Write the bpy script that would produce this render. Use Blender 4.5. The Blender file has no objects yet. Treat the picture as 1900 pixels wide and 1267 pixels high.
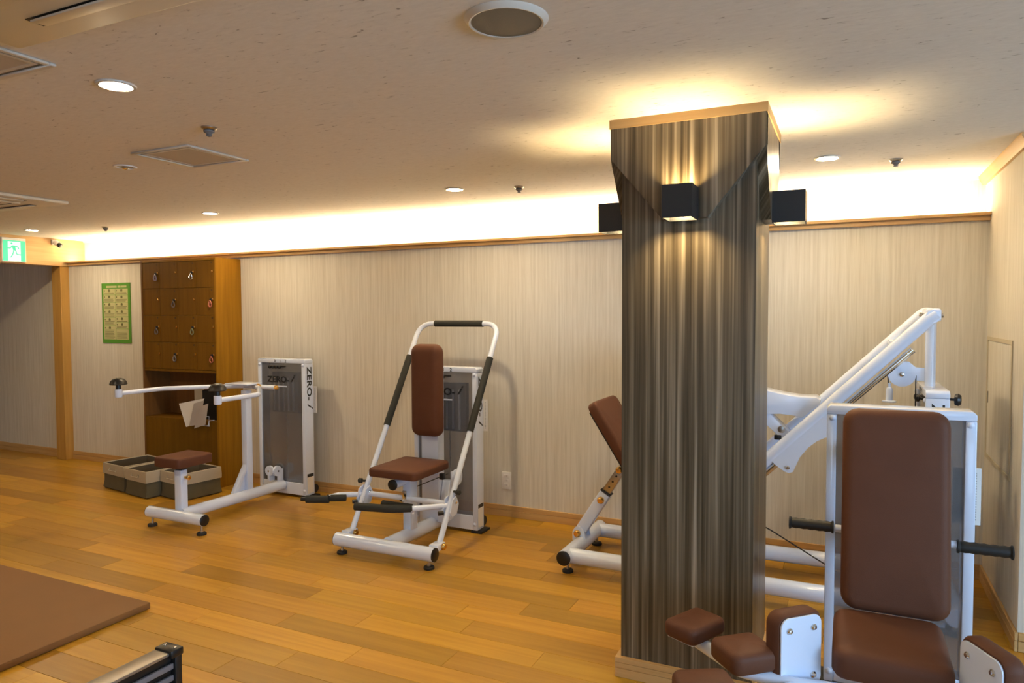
import bpy, bmesh, math, random
from mathutils import Vector, Matrix
random.seed(7)
PI = math.pi
scene = bpy.context.scene
COL = scene.collection

# ------------------------------------------------------------------ camera
F_PX, YAW, PITCH, ROLL, EYE = 1310.64, 0.4437, -0.0409, -0.0038, 1.45
fwd = Vector((-math.sin(YAW)*math.cos(PITCH), math.cos(YAW)*math.cos(PITCH), math.sin(PITCH)))
rgt = Vector((math.cos(YAW), math.sin(YAW), 0)); upv = rgt.cross(fwd)
r2 = rgt*math.cos(ROLL) + upv*math.sin(ROLL); u2 = upv*math.cos(ROLL) - rgt*math.sin(ROLL)
cam_data = bpy.data.cameras.new('camera'); cam = bpy.data.objects.new('camera', cam_data); COL.objects.link(cam)
M = Matrix((r2, u2, -fwd)).transposed().to_4x4(); M.translation = Vector((0, 0, EYE))
cam.matrix_world = M
cam_data.sensor_fit = 'HORIZONTAL'; cam_data.sensor_width = 36.0; cam_data.lens = F_PX/1900*36
cam_data.clip_start = 0.05; cam_data.clip_end = 100
scene.camera = cam

# ------------------------------------------------------------------ world, exposure, daylight
world = bpy.data.worlds.new('sky'); scene.world = world; world.use_nodes = True
bg = world.node_tree.nodes['Background']
bg.inputs[0].default_value = (0.62, 0.78, 1.0, 1); bg.inputs[1].default_value = 1.2
scene.view_settings.view_transform = 'Standard'; scene.view_settings.look = 'None'
scene.view_settings.gamma = 1.0; scene.view_settings.use_curve_mapping = False
scene.view_settings.exposure = 0.83
E_DOWN, E_COVE, E_SCONCE = 305.0, 56.0, 275.0      # emission of lamps
E_WIN_R, E_WIN_B = 86.0, 13.0                     # daylight entering the two windows, watts
WARM = (1.0, 0.80, 0.56)

def area_light(name, loc, direction, sx, sy, power, color):
    d = bpy.data.lights.new(name, 'AREA'); d.shape = 'RECTANGLE'; d.size = sx; d.size_y = sy
    d.energy = power; d.color = color
    o = bpy.data.objects.new(name, d); COL.objects.link(o); o.location = loc
    o.rotation_euler = Vector(direction).to_track_quat('-Z', 'Y').to_euler()
    return o
# daylight at the glazing of the window in the right wall and in the wall behind the camera
area_light('window_daylight', (3.93, 0.4, 1.25), (-1, 0, 0), 2.6, 1.3, E_WIN_R, (0.45, 0.70, 1.0))
area_light('window_daylight', (1.2, -2.93, 1.25), (0, 1, 0), 2.6, 1.3, E_WIN_B, (0.38, 0.64, 1.0))

# ------------------------------------------------------------------ materials
def nt_new(name):
    m = bpy.data.materials.new(name); m.use_nodes = True
    nt = m.node_tree; return m, nt, nt.nodes['Principled BSDF']
def N(nt, t, **kw):
    n = nt.nodes.new(t)
    for k, v in kw.items(): setattr(n, k, v)
    return n
def simple(name, col, rough=0.5, metal=0.0, coat=0.0, spec=0.5, bump=0.0, bscale=200.0, var=0.04, vscale=6.0):
    m, nt, b = nt_new(name)
    b.inputs['Roughness'].default_value = rough; b.inputs['Metallic'].default_value = metal
    b.inputs['Coat Weight'].default_value = coat; b.inputs['Specular IOR Level'].default_value = spec
    tc = N(nt, 'ShaderNodeTexCoord'); nz = N(nt, 'ShaderNodeTexNoise'); nz.inputs['Scale'].default_value = vscale
    nt.links.new(tc.outputs['Object'], nz.inputs['Vector'])
    mx = N(nt, 'ShaderNodeMix', data_type='RGBA')
    mx.inputs[6].default_value = (*[c*(1-var) for c in col], 1); mx.inputs[7].default_value = (*[min(1, c*(1+var)) for c in col], 1)
    nt.links.new(nz.outputs['Fac'], mx.inputs[0]); nt.links.new(mx.outputs[2], b.inputs['Base Color'])
    if bump:
        n2 = N(nt, 'ShaderNodeTexNoise'); n2.inputs['Scale'].default_value = bscale
        nt.links.new(tc.outputs['Object'], n2.inputs['Vector'])
        bp = N(nt, 'ShaderNodeBump'); bp.inputs['Strength'].default_value = bump; bp.inputs['Distance'].default_value = 0.002
        nt.links.new(n2.outputs['Fac'], bp.inputs['Height']); nt.links.new(bp.outputs[0], b.inputs['Normal'])
    return m
def emit(name, col, strength, base=(0.8, 0.8, 0.8)):
    m, nt, b = nt_new(name)
    b.inputs['Base Color'].default_value = (*base, 1)
    b.inputs['Emission Color'].default_value = (*col, 1); b.inputs['Emission Strength'].default_value = strength
    return m
def ramp(nt, pts):
    r = N(nt, 'ShaderNodeValToRGB'); e = r.color_ramp.elements
    while len(e) > 1: e.remove(e[-1])
    e[0].position = pts[0][0]; e[0].color = (*pts[0][1], 1)
    for p, c in pts[1:]:
        x = e.new(p); x.color = (*c, 1)
    return r
def striped(name, scales, cols, rough, zstretch, bump, weights=(0.6, 0.4), spec=0.3):
    """vertical stripes: noise along the horizontal run of the surface, stretched far along z"""
    m, nt, b = nt_new(name); b.inputs['Roughness'].default_value = rough; b.inputs['Specular IOR Level'].default_value = spec
    tc = N(nt, 'ShaderNodeTexCoord'); sp = N(nt, 'ShaderNodeSeparateXYZ'); nt.links.new(tc.outputs['Object'], sp.inputs[0])
    ad = N(nt, 'ShaderNodeMath', operation='ADD'); nt.links.new(sp.outputs[0], ad.inputs[0]); nt.links.new(sp.outputs[1], ad.inputs[1])
    zm = N(nt, 'ShaderNodeMath', operation='MULTIPLY'); nt.links.new(sp.outputs[2], zm.inputs[0]); zm.inputs[1].default_value = zstretch
    cb = N(nt, 'ShaderNodeCombineXYZ'); nt.links.new(ad.outputs[0], cb.inputs[0]); nt.links.new(zm.outputs[0], cb.inputs[2])
    outs = []
    for s in scales:
        nz = N(nt, 'ShaderNodeTexNoise'); nz.inputs['Scale'].default_value = s; nz.inputs['Detail'].default_value = 2.0
        nt.links.new(cb.outputs[0], nz.inputs['Vector']); outs.append(nz)
    mx = N(nt, 'ShaderNodeMix', data_type='FLOAT'); mx.inputs[0].default_value = weights[1]
    nt.links.new(outs[0].outputs['Fac'], mx.inputs[2]); nt.links.new(outs[1].outputs['Fac'], mx.inputs[3])
    r = ramp(nt, cols); nt.links.new(mx.outputs[0], r.inputs[0]); nt.links.new(r.outputs[0], b.inputs['Base Color'])
    bp = N(nt, 'ShaderNodeBump'); bp.inputs['Strength'].default_value = bump; bp.inputs['Distance'].default_value = 0.002
    nt.links.new(mx.outputs[0], bp.inputs['Height']); nt.links.new(bp.outputs[0], b.inputs['Normal'])
    return m
def wood(name, c0, c1, rough, axis, rnd=0.0, coat=0.0, fine=1.0, spec=0.5):
    """grain along the given axis; rnd = brightness variation between single boards"""
    m, nt, b = nt_new(name); b.inputs['Roughness'].default_value = rough; b.inputs['Coat Weight'].default_value = coat
    b.inputs['Coat Roughness'].default_value = 0.22; b.inputs['Specular IOR Level'].default_value = spec
    tc = N(nt, 'ShaderNodeTexCoord'); oi = N(nt, 'ShaderNodeObjectInfo')
    mp = N(nt, 'ShaderNodeMapping'); sc = [34*fine]*3; sc[axis] = 1.6*fine; mp.inputs['Scale'].default_value = sc
    nt.links.new(tc.outputs['Object'], mp.inputs['Vector'])
    of = N(nt, 'ShaderNodeVectorMath', operation='SCALE'); of.inputs[0].default_value = (13, 7, 5)
    nt.links.new(oi.outputs['Random'], of.inputs['Scale']); nt.links.new(of.outputs[0], mp.inputs['Location'])
    n1 = N(nt, 'ShaderNodeTexNoise'); n1.inputs['Scale'].default_value = 1.0; n1.inputs['Detail'].default_value = 5; n1.inputs['Distortion'].default_value = 0.6
    nt.links.new(mp.outputs[0], n1.inputs['Vector'])
    r = ramp(nt, [(0.3, c0), (0.72, c1)]); nt.links.new(n1.outputs['Fac'], r.inputs[0])
    last = r.outputs[0]
    if rnd:
        hs = N(nt, 'ShaderNodeHueSaturation')
        mr = N(nt, 'ShaderNodeMapRange'); mr.inputs[3].default_value = 1-rnd; mr.inputs[4].default_value = 1+rnd*0.8
        nt.links.new(oi.outputs['Random'], mr.inputs[0]); nt.links.new(mr.outputs[0], hs.inputs['Value'])
        m2 = N(nt, 'ShaderNodeMath', operation='MULTIPLY'); nt.links.new(oi.outputs['Random'], m2.inputs[0]); m2.inputs[1].default_value = 37.7
        fr = N(nt, 'ShaderNodeMath', operation='FRACT'); nt.links.new(m2.outputs[0], fr.inputs[0])
        mh = N(nt, 'ShaderNodeMapRange'); mh.inputs[3].default_value = 0.494; mh.inputs[4].default_value = 0.503
        nt.links.new(fr.outputs[0], mh.inputs[0]); nt.links.new(mh.outputs[0], hs.inputs['Hue'])
        nt.links.new(last, hs.inputs['Color']); last = hs.outputs[0]
    nt.links.new(last, b.inputs['Base Color'])
    bp = N(nt, 'ShaderNodeBump'); bp.inputs['Strength'].default_value = 0.12; bp.inputs['Distance'].default_value = 0.001
    nt.links.new(n1.outputs['Fac'], bp.inputs['Height']); nt.links.new(bp.outputs[0], b.inputs['Normal'])
    return m
def ceiling_mat():
    m, nt, b = nt_new('ceiling_paper'); b.inputs['Roughness'].default_value = 0.9; b.inputs['Specular IOR Level'].default_value = 0.15
    tc = N(nt, 'ShaderNodeTexCoord'); mp = N(nt, 'ShaderNodeMapping'); mp.inputs['Scale'].default_value = (26, 85, 1); mp.inputs['Rotation'].default_value = (0, 0, 0.12)
    nt.links.new(tc.outputs['Object'], mp.inputs['Vector'])
    n1 = N(nt, 'ShaderNodeTexNoise'); n1.inputs['Scale'].default_value = 1.0; n1.inputs['Detail'].default_value = 4; n1.inputs['Distortion'].default_value = 0.8
    nt.links.new(mp.outputs[0], n1.inputs['Vector'])
    r = ramp(nt, [(0.26, (0.36, 0.33, 0.30)), (0.335, (0.74, 0.71, 0.67)), (0.7, (0.80, 0.77, 0.73))])
    nt.links.new(n1.outputs['Fac'], r.inputs[0]); nt.links.new(r.outputs[0], b.inputs['Base Color'])
    bp = N(nt, 'ShaderNodeBump'); bp.inputs['Strength'].default_value = 0.25; bp.inputs['Distance'].default_value = 0.002
    nt.links.new(r.outputs[0], bp.inputs['Height']); nt.links.new(bp.outputs[0], b.inputs['Normal'])
    return m
def acrylic_mat():
    m = bpy.data.materials.new('smoked_acrylic'); m.use_nodes = True; nt = m.node_tree; nt.nodes.clear()
    out = N(nt, 'ShaderNodeOutputMaterial'); tr = N(nt, 'ShaderNodeBsdfTransparent'); tr.inputs[0].default_value = (0.80, 0.80, 0.82, 1)
    gl = N(nt, 'ShaderNodeBsdfGlossy'); gl.inputs['Roughness'].default_value = 0.12
    tl = N(nt, 'ShaderNodeBsdfDiffuse'); tl.inputs[0].default_value = (0.58, 0.59, 0.63, 1)
    m1 = N(nt, 'ShaderNodeMixShader'); m1.inputs[0].default_value = 0.15
    nt.links.new(tr.outputs[0], m1.inputs[1]); nt.links.new(tl.outputs[0], m1.inputs[2])
    fr = N(nt, 'ShaderNodeFresnel'); fr.inputs[0].default_value = 1.4
    m2 = N(nt, 'ShaderNodeMixShader'); nt.links.new(fr.outputs[0], m2.inputs[0])
    nt.links.new(m1.outputs[0], m2.inputs[1]); nt.links.new(gl.outputs[0], m2.inputs[2]); nt.links.new(m2.outputs[0], out.inputs[0])
    return m

MAT = dict(
    wallpaper=striped('striped_wallpaper', (70, 300), [(0.3, (0.555, 0.515, 0.435)), (0.5, (0.66, 0.62, 0.535)), (0.7, (0.75, 0.715, 0.635))], 0.85, 0.02, 0.25, spec=0.2),
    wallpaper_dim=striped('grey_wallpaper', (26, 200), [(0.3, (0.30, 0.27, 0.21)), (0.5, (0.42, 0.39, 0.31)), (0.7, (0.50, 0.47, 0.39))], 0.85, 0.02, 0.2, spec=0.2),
    pillar=striped('dark_striped_veneer', (36, 105), [(0.36, (0.030, 0.021, 0.010)), (0.44, (0.066, 0.049, 0.028)), (0.5, (0.100, 0.077, 0.047)), (0.56, (0.155, 0.122, 0.080)), (0.66, (0.32, 0.265, 0.19))], 0.34, 0.012, 0.5, weights=(0.62, 0.38), spec=0.5),
    ceiling=ceiling_mat(),
    plank=wood('oak_plank', (0.415, 0.212, 0.015), (0.520, 0.285, 0.028), 0.36, 0, rnd=0.28, coat=0.08, spec=0.4),
    subfloor=wood('subfloor_wood', (0.30, 0.16, 0.04), (0.40, 0.22, 0.06), 0.6, 0),
    oak=wood('oak_trim', (0.50, 0.29, 0.10), (0.62, 0.39, 0.16), 0.45, 0),
    oak_y=wood('oak_trim_y', (0.55, 0.34, 0.13), (0.66, 0.43, 0.19), 0.45, 1),
    oak_z=wood('oak_post', (0.47, 0.25, 0.05), (0.58, 0.33, 0.08), 0.45, 2),
    locker=wood('locker_wood', (0.150, 0.065, 0.003), (0.195, 0.088, 0.005), 0.5, 2, spec=0.2),
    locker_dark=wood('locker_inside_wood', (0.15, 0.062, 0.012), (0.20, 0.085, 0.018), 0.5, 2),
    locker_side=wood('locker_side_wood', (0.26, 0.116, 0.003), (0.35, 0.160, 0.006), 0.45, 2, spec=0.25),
    white=simple('white_enamel', (0.70, 0.78, 0.95), 0.22, coat=0.5, var=0.015),
    white_matt=simple('white_plastic', (0.78, 0.76, 0.73), 0.5, var=0.02),
    black=simple('black_plastic', (0.012, 0.011, 0.010), 0.35, var=0.1),
    foam=simple('black_foam_grip', (0.020, 0.021, 0.017), 0.75, bump=0.3, bscale=500),
    rubber=simple('black_rubber', (0.015, 0.014, 0.013), 0.6, bump=0.2),
    leather=simple('brown_leatherette', (0.118, 0.047, 0.026), 0.55, spec=0.18, bump=0.22, bscale=420, var=0.10, vscale=9),
    mat=simple('brown_mat_vinyl', (0.21, 0.098, 0.028), 0.65, bump=0.2, bscale=500, var=0.06),
    chrome=simple('chrome', (0.75, 0.73, 0.70), 0.16, metal=1.0),
    steel=simple('brushed_steel', (0.48, 0.45, 0.40), 0.3, metal=1.0, var=0.08),
    brass=simple('brass', (0.85, 0.50, 0.14), 0.22, metal=1.0),
    graphite=simple('weight_grey', (0.15, 0.155, 0.165), 0.4),
    rib=simple('weight_rib_grey', (0.75, 0.76, 0.78), 0.35),
    acrylic=acrylic_mat(),
    ink=simple('black_ink', (0.012, 0.012, 0.014), 0.5),
    grey_ink=simple('grey_ink', (0.25, 0.25, 0.24), 0.6),
    paper=simple('white_paper', (0.78, 0.75, 0.70), 0.5),
    paper_shaded=simple('shaded_paper', (0.42, 0.37, 0.33), 0.5),  # leaflet paper with the shade of the turned sheets put into its colour
    card=simple('beige_card', (0.55, 0.48, 0.34), 0.6),
    poster_green=simple('poster_green', (0.10, 0.30, 0.035), 0.4),
    poster_cream=simple('poster_cream', (0.52, 0.50, 0.25), 0.5),
    poster_ink=simple('poster_ink', (0.16, 0.16, 0.06), 0.5),
    canvas=simple('beige_canvas', (0.46, 0.39, 0.28), 0.9, bump=0.4, bscale=600),
    olive=simple('olive_canvas', (0.115, 0.098, 0.055), 0.9, bump=0.4, bscale=600, var=0.15, vscale=14),
    olive_in=simple('dark_lining', (0.10, 0.075, 0.045), 0.9),
    black_metal=simple('black_powder_coat', (0.012, 0.013, 0.015), 0.42, bump=0.3, bscale=700),
    grey_metal=simple('grey_aluminium', (0.36, 0.33, 0.29), 0.38, metal=0.7),
    slat=simple('slate_slat', (0.22, 0.23, 0.27), 0.4, metal=0.3),
    ac=simple('ac_plastic', (0.66, 0.60, 0.50), 0.45, var=0.01),
    speaker=simple('speaker_grille', (0.20, 0.175, 0.13), 0.7, bump=0.5, bscale=900),
    panel=simple('hatch_frame', (0.62, 0.58, 0.52), 0.4, var=0.01),
    hatch_door=simple('hatch_door_board', (0.50, 0.44, 0.36), 0.8),
    panel_dark=simple('hatch_groove', (0.22, 0.19, 0.15), 0.7),
    lamp=emit('downlight_lamp', (1.0, 0.80, 0.52), E_DOWN),
    cove=emit('led_strip_light', (1.0, 0.80, 0.50), E_COVE),
    sconce_lamp=emit('sconce_lamp', (1.0, 0.72, 0.34), E_SCONCE),
    sign_green=emit('sign_green_lit', (0.06, 0.80, 0.42), 0.42, (0.02, 0.30, 0.15)),
    sign_white=emit('sign_white_lit', (0.80, 1.0, 0.93), 0.62, (0.3, 0.3, 0.3)),
    pink=simple('pink_plastic', (0.50, 0.15, 0.085), 0.3),
    grey_band=simple('grey_plastic', (0.16, 0.13, 0.11), 0.3),
    green_band=simple('green_plastic', (0.20, 0.22, 0.12), 0.3),
    purple_band=simple('mauve_plastic', (0.25, 0.20, 0.24), 0.3),
    glass=simple('window_glass_frost', (0.8, 0.85, 0.9), 0.2),
    outside=simple('plain_wall_paint', (0.55, 0.50, 0.42), 0.9),
)

# ------------------------------------------------------------------ mesh helpers
class B:
    """collects shapes into one mesh"""
    def __init__(self): self.bm = bmesh.new()
    def _merge(self, t, mtx=None):
        if mtx is not None: bmesh.ops.transform(t, matrix=mtx, verts=t.verts)
        me = bpy.data.meshes.new('tmp'); t.to_mesh(me); t.free(); self.bm.from_mesh(me); bpy.data.meshes.remove(me); return self
    def box(self, x0, x1, y0, y1, z0, z1, bev=0.0, seg=2, mtx=None):
        t = bmesh.new(); bmesh.ops.create_cube(t, size=1.0)
        for v in t.verts:
            v.co = Vector((x0+(v.co.x+.5)*(x1-x0), y0+(v.co.y+.5)*(y1-y0), z0+(v.co.z+.5)*(z1-z0)))
        if bev: bmesh.ops.bevel(t, geom=list(t.edges), offset=bev, segments=seg, profile=0.5, affect='EDGES')
        return self._merge(t, mtx)
    def prism(self, poly, axis, a, b, bev=0.0, mtx=None):
        """poly: 2-D outline in the two other axes (x,y,z order), extruded along axis from a to b"""
        t = bmesh.new()
        def P(p, c):
            l = list(p); l.insert(axis, c); return Vector(l)
        v0 = [t.verts.new(P(p, a)) for p in poly]; v1 = [t.verts.new(P(p, b)) for p in poly]
        n = len(poly)
        t.faces.new(v0); t.faces.new(v1[::-1])
        for i in range(n): t.faces.new((v0[i], v1[i], v1[(i+1) % n], v0[(i+1) % n]))
        bmesh.ops.recalc_face_normals(t, faces=t.faces)
        if bev: bmesh.ops.bevel(t, geom=list(t.edges), offset=bev, segments=2, profile=0.5, affect='EDGES')
        return self._merge(t, mtx)
    def tube(self, pts, r, n=14, fillet=0.0, caps=True, mtx=None):
        pts = [Vector(p) for p in pts]; path = [pts[0]]
        for i in range(1, len(pts)-1):
            a, p, c = pts[i-1], pts[i], pts[i+1]
            if fillet:
                d1 = (a-p).normalized(); d2 = (c-p).normalized(); ang = d1.angle(d2)
                if ang > 3.1: path.append(p); continue
                L = min(fillet/math.tan(ang/2), (a-p).length*.49, (c-p).length*.49)
                for k in range(7):
                    s = k/6; q = (p+d1*L)*(1-s)**2 + p*2*s*(1-s) + (p+d2*L)*s*s; path.append(q)
            else: path.append(p)
        path.append(pts[-1])
        t = bmesh.new(); rings = []; up = None
        for i, p in enumerate(path):
            d = (path[min(i+1, len(path)-1)] - path[max(i-1, 0)]).normalized()
            if up is None:
                up = Vector((0, 0, 1)) if abs(d.z) < .9 else Vector((0, 1, 0))
            x = d.cross(up).normalized(); up = x.cross(d).normalized()
            rings.append([t.verts.new(p + x*math.cos(2*PI*k/n)*r + up*math.sin(2*PI*k/n)*r) for k in range(n)])
        for i in range(len(rings)-1):
            for k in range(n): t.faces.new((rings[i][k], rings[i][(k+1) % n], rings[i+1][(k+1) % n], rings[i+1][k]))
        if caps: t.faces.new(rings[0][::-1]); t.faces.new(rings[-1])
        bmesh.ops.recalc_face_normals(t, faces=t.faces)
        return self._merge(t, mtx)
    def lathe(self, prof, origin=(0, 0, 0), axis=(0, 0, 1), n=24, mtx=None):
        """prof: (radius, height) pairs along axis"""
        t = bmesh.new(); rings = []
        for r, h in prof:
            if r < 1e-6: rings.append([t.verts.new((0, 0, h))])
            else: rings.append([t.verts.new((r*math.cos(2*PI*k/n), r*math.sin(2*PI*k/n), h)) for k in range(n)])
        for a, b in zip(rings, rings[1:]):
            for k in range(n):
                k2 = (k+1) % n
                if len(a) == 1 and len(b) == 1: continue
                if len(a) == 1: t.faces.new((a[0], b[k], b[k2]))
                elif len(b) == 1: t.faces.new((a[k], a[k2], b[0]))
                else: t.faces.new((a[k], a[k2], b[k2], b[k]))
        if len(rings[0]) > 1: t.faces.new(rings[0][::-1])
        if len(rings[-1]) > 1: t.faces.new(rings[-1])
        bmesh.ops.recalc_face_normals(t, faces=t.faces)
        q = Vector((0, 0, 1)).rotation_difference(Vector(axis)).to_matrix().to_4x4(); q.translation = Vector(origin)
        bmesh.ops.transform(t, matrix=q, verts=t.verts)
        return self._merge(t, mtx)
    def bar(self, p0, p1, w, h, up=(0, 0, 1), bev=0.004, mtx=None):
        """rectangular bar from p0 to p1, h measured along up, w across"""
        p0, p1 = Vector(p0), Vector(p1); d = p1-p0; L = d.length; d.normalize()
        u = Vector(up); x = d.cross(u).normalized(); u = x.cross(d).normalized()
        q = Matrix((d, x, u)).transposed().to_4x4(); q.translation = p0
        t = B().box(0, L, -w/2, w/2, -h/2, h/2, bev).bm
        bmesh.ops.transform(t, matrix=q, verts=t.verts)
        return self._merge(t, mtx)
    def pad(self, sx, sy, sz, rim=0.02, corner=0.0, mtx=None, crown=0.006):
        """upholstered pad: rounded-corner slab, soft rims, slightly crowned top; base at z=0"""
        corner = corner or rim*1.5; t = bmesh.new(); prof = []
        k = 5
        prof.append((rim*.35, 0.0)); prof.append((0.0, rim*.5))
        for i in range(k+1):
            a = PI/2*i/k; prof.append((rim*(1-math.cos(a)), sz-rim+rim*math.sin(a)))
        rings = []
        for ins, z in prof:
            ring = []; c = max(corner-ins, 0.003)
            for qx, qy, a0 in ((1, 1, 0), (-1, 1, 90), (-1, -1, 180), (1, -1, 270)):
                for j in range(6):
                    a = math.radians(a0+90*j/5)
                    ring.append(t.verts.new((qx*(sx/2-ins-c)+c*math.cos(a), qy*(sy/2-ins-c)+c*math.sin(a), z)))
            rings.append(ring)
        n = len(rings[0])
        last = rings[-1]
        for f in (0.7, 0.35):
            rings.append([t.verts.new((v.co.x*f, v.co.y*f, sz+crown*(1-f*f))) for v in last])
        for a, b in zip(rings, rings[1:]):
            for i in range(n): t.faces.new((a[i], a[(i+1) % n], b[(i+1) % n], b[i]))
        t.faces.new(rings[0][::-1]); t.faces.new(rings[-1])
        bmesh.ops.recalc_face_normals(t, faces=t.faces)
        return self._merge(t, mtx)
    def mesh(self, name):
        me = bpy.data.meshes.new(name); self.bm.to_mesh(me); self.bm.free()
        me.shade_smooth(); me.set_sharp_from_angle(angle=math.radians(38)); return me

WL = {}                                            # world location of every parent
def link(name, me, mat, parent=None, loc=None):
    o = bpy.data.objects.new(name, me); COL.objects.link(o)
    if mat is not None:
        me.materials.clear(); me.materials.append(MAT[mat] if isinstance(mat, str) else mat)
    if parent is not None:
        o.parent = parent; WL[o.name] = WL[parent.name]
    else:
        o.location = loc or (0, 0, 0); WL[o.name] = Vector(loc or (0, 0, 0))
    return o
def part(name, b, mat, parent):
    """b holds world coordinates; the mesh is stored relative to its thing's base"""
    me = b.mesh(name); me.transform(Matrix.Translation(-WL[parent.name])); return link(name, me, mat, parent)
def tag(o, label=None, cat=None, group=None, kind=None):
    if label: o['label'] = label
    if cat: o['category'] = cat
    if group: o['group'] = group
    if kind: o['kind'] = kind
    return o
def thing(name, loc, label, cat, group=None):
    o = bpy.data.objects.new(name, None); COL.objects.link(o); o.location = loc; o.empty_display_size = .1
    WL[o.name] = Vector(loc); return tag(o, label, cat, group)
def solo(name, b, mat, loc, label, cat, group=None, kind=None):
    me = b.mesh(name); me.transform(Matrix.Translation(-Vector(loc))); return tag(link(name, me, mat, None, loc), label, cat, group, kind)
def struct(name, b, mat, label=None, cat=None):
    return tag(link(name, b.mesh(name), mat), label, cat, kind='structure')
def T(x, y, z): return Matrix.Translation((x, y, z))
def RX(a): return Matrix.Rotation(a, 4, 'X')
def RY(a): return Matrix.Rotation(a, 4, 'Y')
def RZ(a): return Matrix.Rotation(a, 4, 'Z')
def text_mesh(s, size, mtx, depth=0.0006, sx=1.0, shear=0.0, bold=0.0):
    cu = bpy.data.curves.new('lettering', 'FONT'); cu.body = s; cu.size = size; cu.extrude = depth; cu.shear = shear; cu.offset = bold
    cu.align_x = 'CENTER'; cu.align_y = 'CENTER'; cu.resolution_u = 3
    o = bpy.data.objects.new('lettering', cu); COL.objects.link(o)
    dg = bpy.context.evaluated_depsgraph_get(); me = bpy.data.meshes.new_from_object(o.evaluated_get(dg))
    bpy.data.objects.remove(o); bpy.data.curves.remove(cu)
    me.transform(mtx @ Matrix.Diagonal((sx, 1, 1, 1))); return me
def letters(name, s, size, mtx, mat, parent, **kw):
    me = text_mesh(s, size, mtx, **kw); me.transform(Matrix.Translation(-WL[parent.name])); return link(name, me, mat, parent)

# ------------------------------------------------------------------ room
HC, D, XR, YC = 2.187, 4.48, 0.672, 3.595          # ceiling, back wall, right wall, corner of the right wall
ZL = 1.953                                          # cove ledge
XL, XE, YB = -9.6, 4.0, -3.0                        # far left, far right, rear
struct('ceiling', B().box(XL, XE, YB, D+.16, HC, HC+.06), 'ceiling', 'speckled off-white papered ceiling', 'ceiling')
struct('wall_back', B().box(-7.06, XR+.03, D, D+.30, 0, ZL-.012).box(XL, -7.06, D, D+.30, 0, HC), 'wallpaper', 'beige striped wallpaper on the long back wall', 'wall')
struct('wall_cove', B().box(-7.02, XR+.03, D+.16, D+.30, ZL-.012, HC), 'wallpaper', 'upper back wall washed by the cove light', 'wall')
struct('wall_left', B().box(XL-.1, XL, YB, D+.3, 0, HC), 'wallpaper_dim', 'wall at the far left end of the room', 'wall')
struct('wall_right', B().box(XR, XE, YC, D+.30, 0, HC), 'wallpaper', 'beige wall projecting at the right edge', 'wall')
# wall with the daylight window on the far right and the wall behind the camera
bb = B()
bb.box(XE, XE+.1, YB, YC, 0, .6).box(XE, XE+.1, YB, YC, 1.9, HC).box(XE, XE+.1, YB, -.9, .6, 1.9).box(XE, XE+.1, 1.7, YC, .6, 1.9)
struct('wall_window_side', bb, 'outside', 'plain wall with a window beyond the right edge', 'wall')
bb = B()
bb.box(XL, XE, YB-.1, YB, 0, .6).box(XL, XE, YB-.1, YB, 1.9, HC).box(XL, -.1, YB-.1, YB, .6, 1.9).box(2.5, XE, YB-.1, YB, .6, 1.9)
struct('wall_rear', bb, 'outside', 'plain wall with a window behind the camera', 'wall')
wf = struct('window_1', B().box(XE+.03, XE+.06, -.9, 1.7, .6, .65).box(XE+.03, XE+.06, -.9, 1.7, 1.85, 1.9).box(XE+.03, XE+.06, .37, .43, .65, 1.85), 'white_matt', 'white framed window in the right wall', 'window')
wf = struct('window_2', B().box(-.1, 2.5, YB-.07, YB-.04, .6, .65).box(-.1, 2.5, YB-.07, YB-.04, 1.85, 1.9).box(1.17, 1.23, YB-.07, YB-.04, .65, 1.85), 'white_matt', 'white framed window behind the camera', 'window')
# ledge of the light cove
lg = struct('trim_1', B().box(-7.0, XR, D-.05, D+.16, ZL, ZL+.015), 'oak', 'oak ledge in front of the lit cove', 'trim')
part('under_trim', B().box(-7.0, XR, D-.025, D, ZL-.025, ZL), 'oak', lg)
struct('trim_2', B().box(-7.0, XR, D+.145, D+.16, HC-.018, HC), 'white_matt', 'thin white moulding at the top of the cove', 'trim')
# LED strip lying on the ledge
solo('led_strip', B().box(-6.97, XR-.03, D+.03, D+.055, ZL+.0155, ZL+.0200), 'cove', (-3.2, D+.04, ZL+.016), 'warm glowing light strip hidden behind the oak ledge', 'light strip')
# baseboards: two stepped boards each
def baseboard(name, mat, runs, label):
    o = None
    for (x0, x1, y0, y1) in runs:
        b = B().box(x0, x1, y0, y1, 0, .046, .0015, 1)
        if o is None: o = struct(name, b, mat, label, 'baseboard')
        else: part('lower_board', b, mat, o)
        part('upper_board', B().box(x0, x1, y0, y1, .047, .082, .002, 1), mat, o)
    return o
baseboard('baseboard_back', 'oak', [(XL, -7.15, D-.012, D), (-7.01, -5.60, D-.012, D), (-4.69, XR, D-.012, D)], 'oak baseboard along the back wall')
baseboard('baseboard_right', 'oak_y', [(XR-.013, XR, YC-.013, D-.013)], 'oak baseboard along the right wall')
baseboard('baseboard_return', 'oak', [(XR+.001, XE, YC-.013, YC)], 'oak baseboard around the right wall corner')
# cornice on the right wall
struct('trim_3', B().prism([(XR-.034, HC), (XR-.034, HC-.014), (XR-.014, HC-.05), (XR, HC-.05), (XR, HC)], 1, YC-.03, D+.15), 'oak_y', 'oak cornice at the top of the right wall', 'trim')
struct('trim_4', B().box(XR, XE, YC-.03, YC, HC-.05, HC), 'oak', 'oak cornice turning the right wall corner', 'trim')
# post and header of the opening on the left
struct('trim_5', B().box(-7.15, -7.01, 4.395, D, 0, 1.925, .003, 1), 'oak_z', 'oak post of the opening beside the back wall', 'post')
struct('trim_6', B().box(-7.12, -7.0, -1.0, D+.16, 1.925, HC), 'oak_y', 'oak header beam over the opening on the left', 'beam')

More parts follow.
